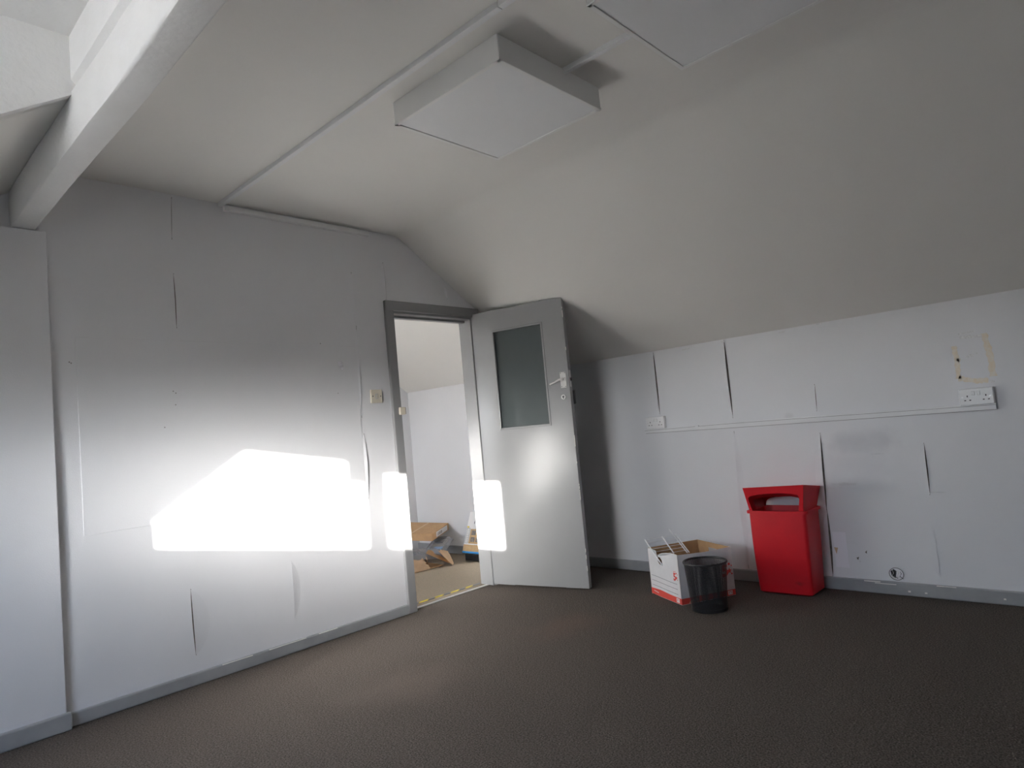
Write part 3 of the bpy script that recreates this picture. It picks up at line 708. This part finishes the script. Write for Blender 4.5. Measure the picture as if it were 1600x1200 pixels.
# wire rack
t2 = thing('wire_rack', 'white wire rack leaning inside the open archive box', 'rack', BM_ @ Vector((.1, lL*.6, .22)))
def wp(b, name): return b.build(name, M['wire'], t2, True, BM_)
top = Vector((-.006, lL+.012, .338)); bot = Vector((-.006, lL*.50, .205))
def rk(x_, u): p = top.lerp(bot, u); return Vector((x_, p.y, p.z))
rx = [-.006, .122, .212, .226]
wp(MB().tube([rk(rx[0], 0), rk(rx[0], 1)], .0042, 8), 'rail')
wp(MB().tube([rk(rx[1], -.02), rk(rx[1], .66)], .0042, 8), 'rail')
wp(MB().tube([rk(rx[2]-.008, -.24)+Vector((0, 0, .0)), rk(rx[2], .72)], .0038, 8), 'rail')
wp(MB().tube([rk(rx[3]-.004, -.02), rk(rx[3], .72)], .0038, 8), 'rail')
for u in (0.02, .14, .26, .38, .50, .62):
    wp(MB().tube([rk(rx[0], u), rk(rx[3], u)], .0020, 6), 'cross_wire')

# ------------------------------------------------------------------ black mesh waste bin
t = thing('waste_bin', 'round black wire mesh waste bin in front of the archive box', 'bin', (-.684, -1.664, 0))
c0 = Vector((-.684, -1.664, 0)); r0, r1, H = .099, .119, .268
def rr_(z): return r0+(r1-r0)*z/H
b = MB()
nv = 110
for i in range(nv):
    a = 2*math.pi*i/nv; d = Vector((math.cos(a), math.sin(a), 0)); s_ = Vector((-math.sin(a), math.cos(a), 0))
    for q in (0,):
        z0, z1 = .012, H
        P = [c0+d*rr_(z0)+Vector((0, 0, z0))+s_*.0014, c0+d*rr_(z1)+Vector((0, 0, z1))+s_*.0014, c0+d*rr_(z1)+Vector((0, 0, z1))-s_*.0014, c0+d*rr_(z0)+Vector((0, 0, z0))-s_*.0014]
        b.bm.faces.new([b.bm.verts.new(p) for p in P])
z = .016
while z < H:
    ra, rb = rr_(z), rr_(z+.0026); n = 52
    A = [b.bm.verts.new((c0.x+ra*math.cos(2*math.pi*k/n), c0.y+ra*math.sin(2*math.pi*k/n), z)) for k in range(n)]
    B = [b.bm.verts.new((c0.x+rb*math.cos(2*math.pi*k/n), c0.y+rb*math.sin(2*math.pi*k/n), z+.0026)) for k in range(n)]
    for k in range(n): b.bm.faces.new((A[k], A[(k+1) % n], B[(k+1) % n], B[k]))
    z += .0062
o = b.build('wire_mesh', M['mesh'], t); o['kind'] = 'stuff'
ringp = [(c0.x+r1*math.cos(2*math.pi*k/48), c0.y+r1*math.sin(2*math.pi*k/48), H) for k in range(48)]
MB().tube(ringp, .0062, 8, close=True).build('rim', M['mesh'], t, True)
MB().lathe([(r0-.003, .001), (r0+.001, .002), (r0+.0025, .018), (r0-.001, .018), (r0-.006, .006), (.002, .006)], c0, 48, True).build('base', M['mesh'], t, True)

# ------------------------------------------------------------------ next room: boxes, packs, torn paper
# flat brown carton resting on the packs
cm = Matrix.Translation((-.377, 1.15, .188)) @ Matrix.Rotation(math.radians(28), 4, 'Z') @ Matrix.Rotation(math.radians(-4), 4, 'Y') @ Matrix.Rotation(math.radians(4), 4, 'X')
def loc_thing(name, label, cat, mt, group=None):
    o = bpy.data.objects.new(name, None); S.collection.objects.link(o); o.matrix_basis = mt
    return tag(o, label, cat, group)
t = loc_thing('flat_carton', 'flat brown cardboard carton lying on the pile beyond the doorway', 'box', cm)
def cpart(b, name, m_, parent, smooth=False):
    o = b.build(name, m_, None, smooth); o.parent = parent; return o
cpart(MB().box(0, .42, 0, .40, 0, .068, .003), 'carton', M['card'], t)
lb = cpart(MB().box(.10, .38, -.0010, .0008, .010, .058), 'paper_label', M['print_w'], t)
x_ = .13
for i in range(9):
    w_ = random.uniform(.003, .009); cpart(MB().box(x_, x_+w_, -.0016, -.0009, .020, .046), 'printed_bar', M['print_g'], lb); x_ += w_+random.uniform(.004, .008)
cpart(MB().box(0, .42, .193, .207, .0676, .0686), 'tape_seam', M['kraft'], t)
# clear blister packs under it
def blister(label, mt, blue):
    t = loc_thing('blister_pack', label, 'packaging', mt, 'clear plastic packs in the pile')
    b = loft(MB(), [rrect(-.19, .19, -.10, .10, .045, 0), rrect(-.185, .185, -.095, .095, .042, .004), rrect(-.165, .165, -.075, .075, .035, .034), rrect(-.155, .155, -.065, .065, .03, .036)], True, True)
    bmesh.ops.recalc_face_normals(b.bm, faces=b.bm.faces[:]); cpart(b, 'plastic_shell', M['clear_pl'], t, True)
    cpart(MB().tube(rrect(-.19, .19, -.10, .10, .045, .003), .003, 5, close=True), 'rolled_edge', M['clear_pl'], t, True)
    cpart(MB().box(-.15, .13, -.06, .06, .006, .012), 'insert_card', M['print_g'], t)
    cpart(MB().box(-.15, -.03, -.062, .062, .012, .014), 'grey_panel', M['print_k'], t)
    cpart(MB().box(blue, blue+.07, -.062, .02, .012, .0145), 'blue_panel', M['print_b'], t)
    for i in range(3): cpart(MB().box(-.02+.05*i, .0+.05*i, -.05, .05, .036, .040, .002), 'ridge', M['clear_pl'], t)
blister('clear plastic pack with a blue panel jutting out under the brown carton', Matrix.Translation((-.262, 1.21, .118)) @ Matrix.Rotation(math.radians(33), 4, 'Z') @ Matrix.Rotation(math.radians(-10), 4, 'Y'), -.12)
blister('clear plastic pack tilted on the torn paper at the left of the pile', Matrix.Translation((-.555, 1.12, .098)) @ Matrix.Rotation(math.radians(-28), 4, 'Z') @ Matrix.Rotation(math.radians(12), 4, 'X') @ Matrix.Rotation(math.radians(5), 4, 'Y'), .07)
# torn open brown box/paper on the floor in front
t = thing('torn_carton', 'torn open brown cardboard wrapper on the floor below the carton', 'packaging', (-.53, .98, 0))
def rag(P0, P1, P2, P3, name, jag=(0, 0, 1, 0), n=8, m_='kraft', curl=.0):
    P0, P1, P2, P3 = map(Vector, (P0, P1, P2, P3)); g = []
    for i in range(n+1):
        u = i/n; row = []
        for j in range(n+1):
            v = j/n; p = P0.lerp(P1, u).lerp(P3.lerp(P2, u), v)
            nn = (P1-P0).cross(P3-P0).normalized()
            p = p+nn*curl*math.sin(math.pi*u)*math.sin(math.pi*v)
            if jag[2] and j == n: p = p+(P3-P0).normalized()*random.uniform(-.015, .012)
            if jag[1] and i == n: p = p+(P1-P0).normalized()*random.uniform(-.015, .012)
            row.append(p)
        g.append(row)
    MB().sheet(g, .003).build(name, M[m_], t)
rag((-.76, 1.0, .004), (-.60, .93, .004), (-.625, .99, .10), (-.78, 1.06, .10), 'front_flap', (0, 1, 1, 0), curl=.012)
rag((-.595, .935, .004), (-.50, 1.10, .004), (-.49, 1.10, .10), (-.60, .98, .10), 'inner_wall', (0, 0, 1, 0), m_='card')
rag((-.565, 1.02, .125), (-.405, .86, .006), (-.375, .905, .02), (-.50, 1.06, .145), 'ridge_flap', (0, 0, 1, 0), m_='card', curl=.006)
rag((-.415, .852, .004), (-.335, .93, .004), (-.345, .99, .115), (-.475, .965, .135), 'side_flap', (0, 1, 1, 0), curl=.015)
rag((-.76, 1.12, .03), (-.50, 1.12, .03), (-.50, 1.16, .10), (-.76, 1.16, .10), 'back_flap', (0, 0, 1, 0))
MB().box(-.74, -.42, .96, 1.20, .001, .005).build('base_sheet', M['card'], t)
# printed carton standing by the right jamb
pm = Matrix.Translation((-.185, .98, .060)) @ Matrix.Rotation(math.radians(-90), 4, 'Z') @ Matrix.Rotation(math.radians(-22), 4, 'X')
t = loc_thing('printed_carton', 'tall white and tan printed carton leaning on the wall behind the right door jamb', 'box', pm)
cpart(MB().box(0, .30, 0, .04, 0, .37, .003), 'carton', M['print_w'], t)
cpart(MB().box(-.0006, .3006, -.0008, .0406, .016, .075, .001), 'tan_band', M['print_o'], t)
cpart(MB().box(-.0008, .3008, -.0010, .0408, .0, .016, .001), 'blue_band', M['print_b'], t)
sp = cpart(MB().box(.006, .050, -.0008, .001, .085, .225), 'grey_panel', M['bead'], t)
for i in range(8): cpart(MB().box(.016, .040, -.0014, -.0006, .092+.016*i, .092+.016*i+.010), 'printed_letter', M['print_w'], sp)
cpart(MB().box(.056, .285, -.0008, .001, .085, .215), 'tan_panel', M['print_o'], t)
for (x0, z0) in ((.075, .10), (.075, .16), (.145, .10), (.145, .16), (.215, .10), (.215, .16)):
    cpart(MB().box(x0, x0+.055, -.0014, .001, z0, z0+.042), 'photo_panel', M['print_g'], t)
cpart(MB().box(.004, .030, -.0009, .001, .226, .238), 'yellow_mark', M['yellow'], t)
for z0 in (.262, .315): cpart(MB().box(.085, .092, -.0009, .001, z0, z0+.022), 'printed_mark', M['print_k'], t)
bp_o = thing('dark_block', 'small dark block on the floor under the printed carton', 'block', (-.165, .82, 0))
MB().box(-.20, -.13, .72, .93, 0, .058, .006).build('block', M['mesh'], bp_o)
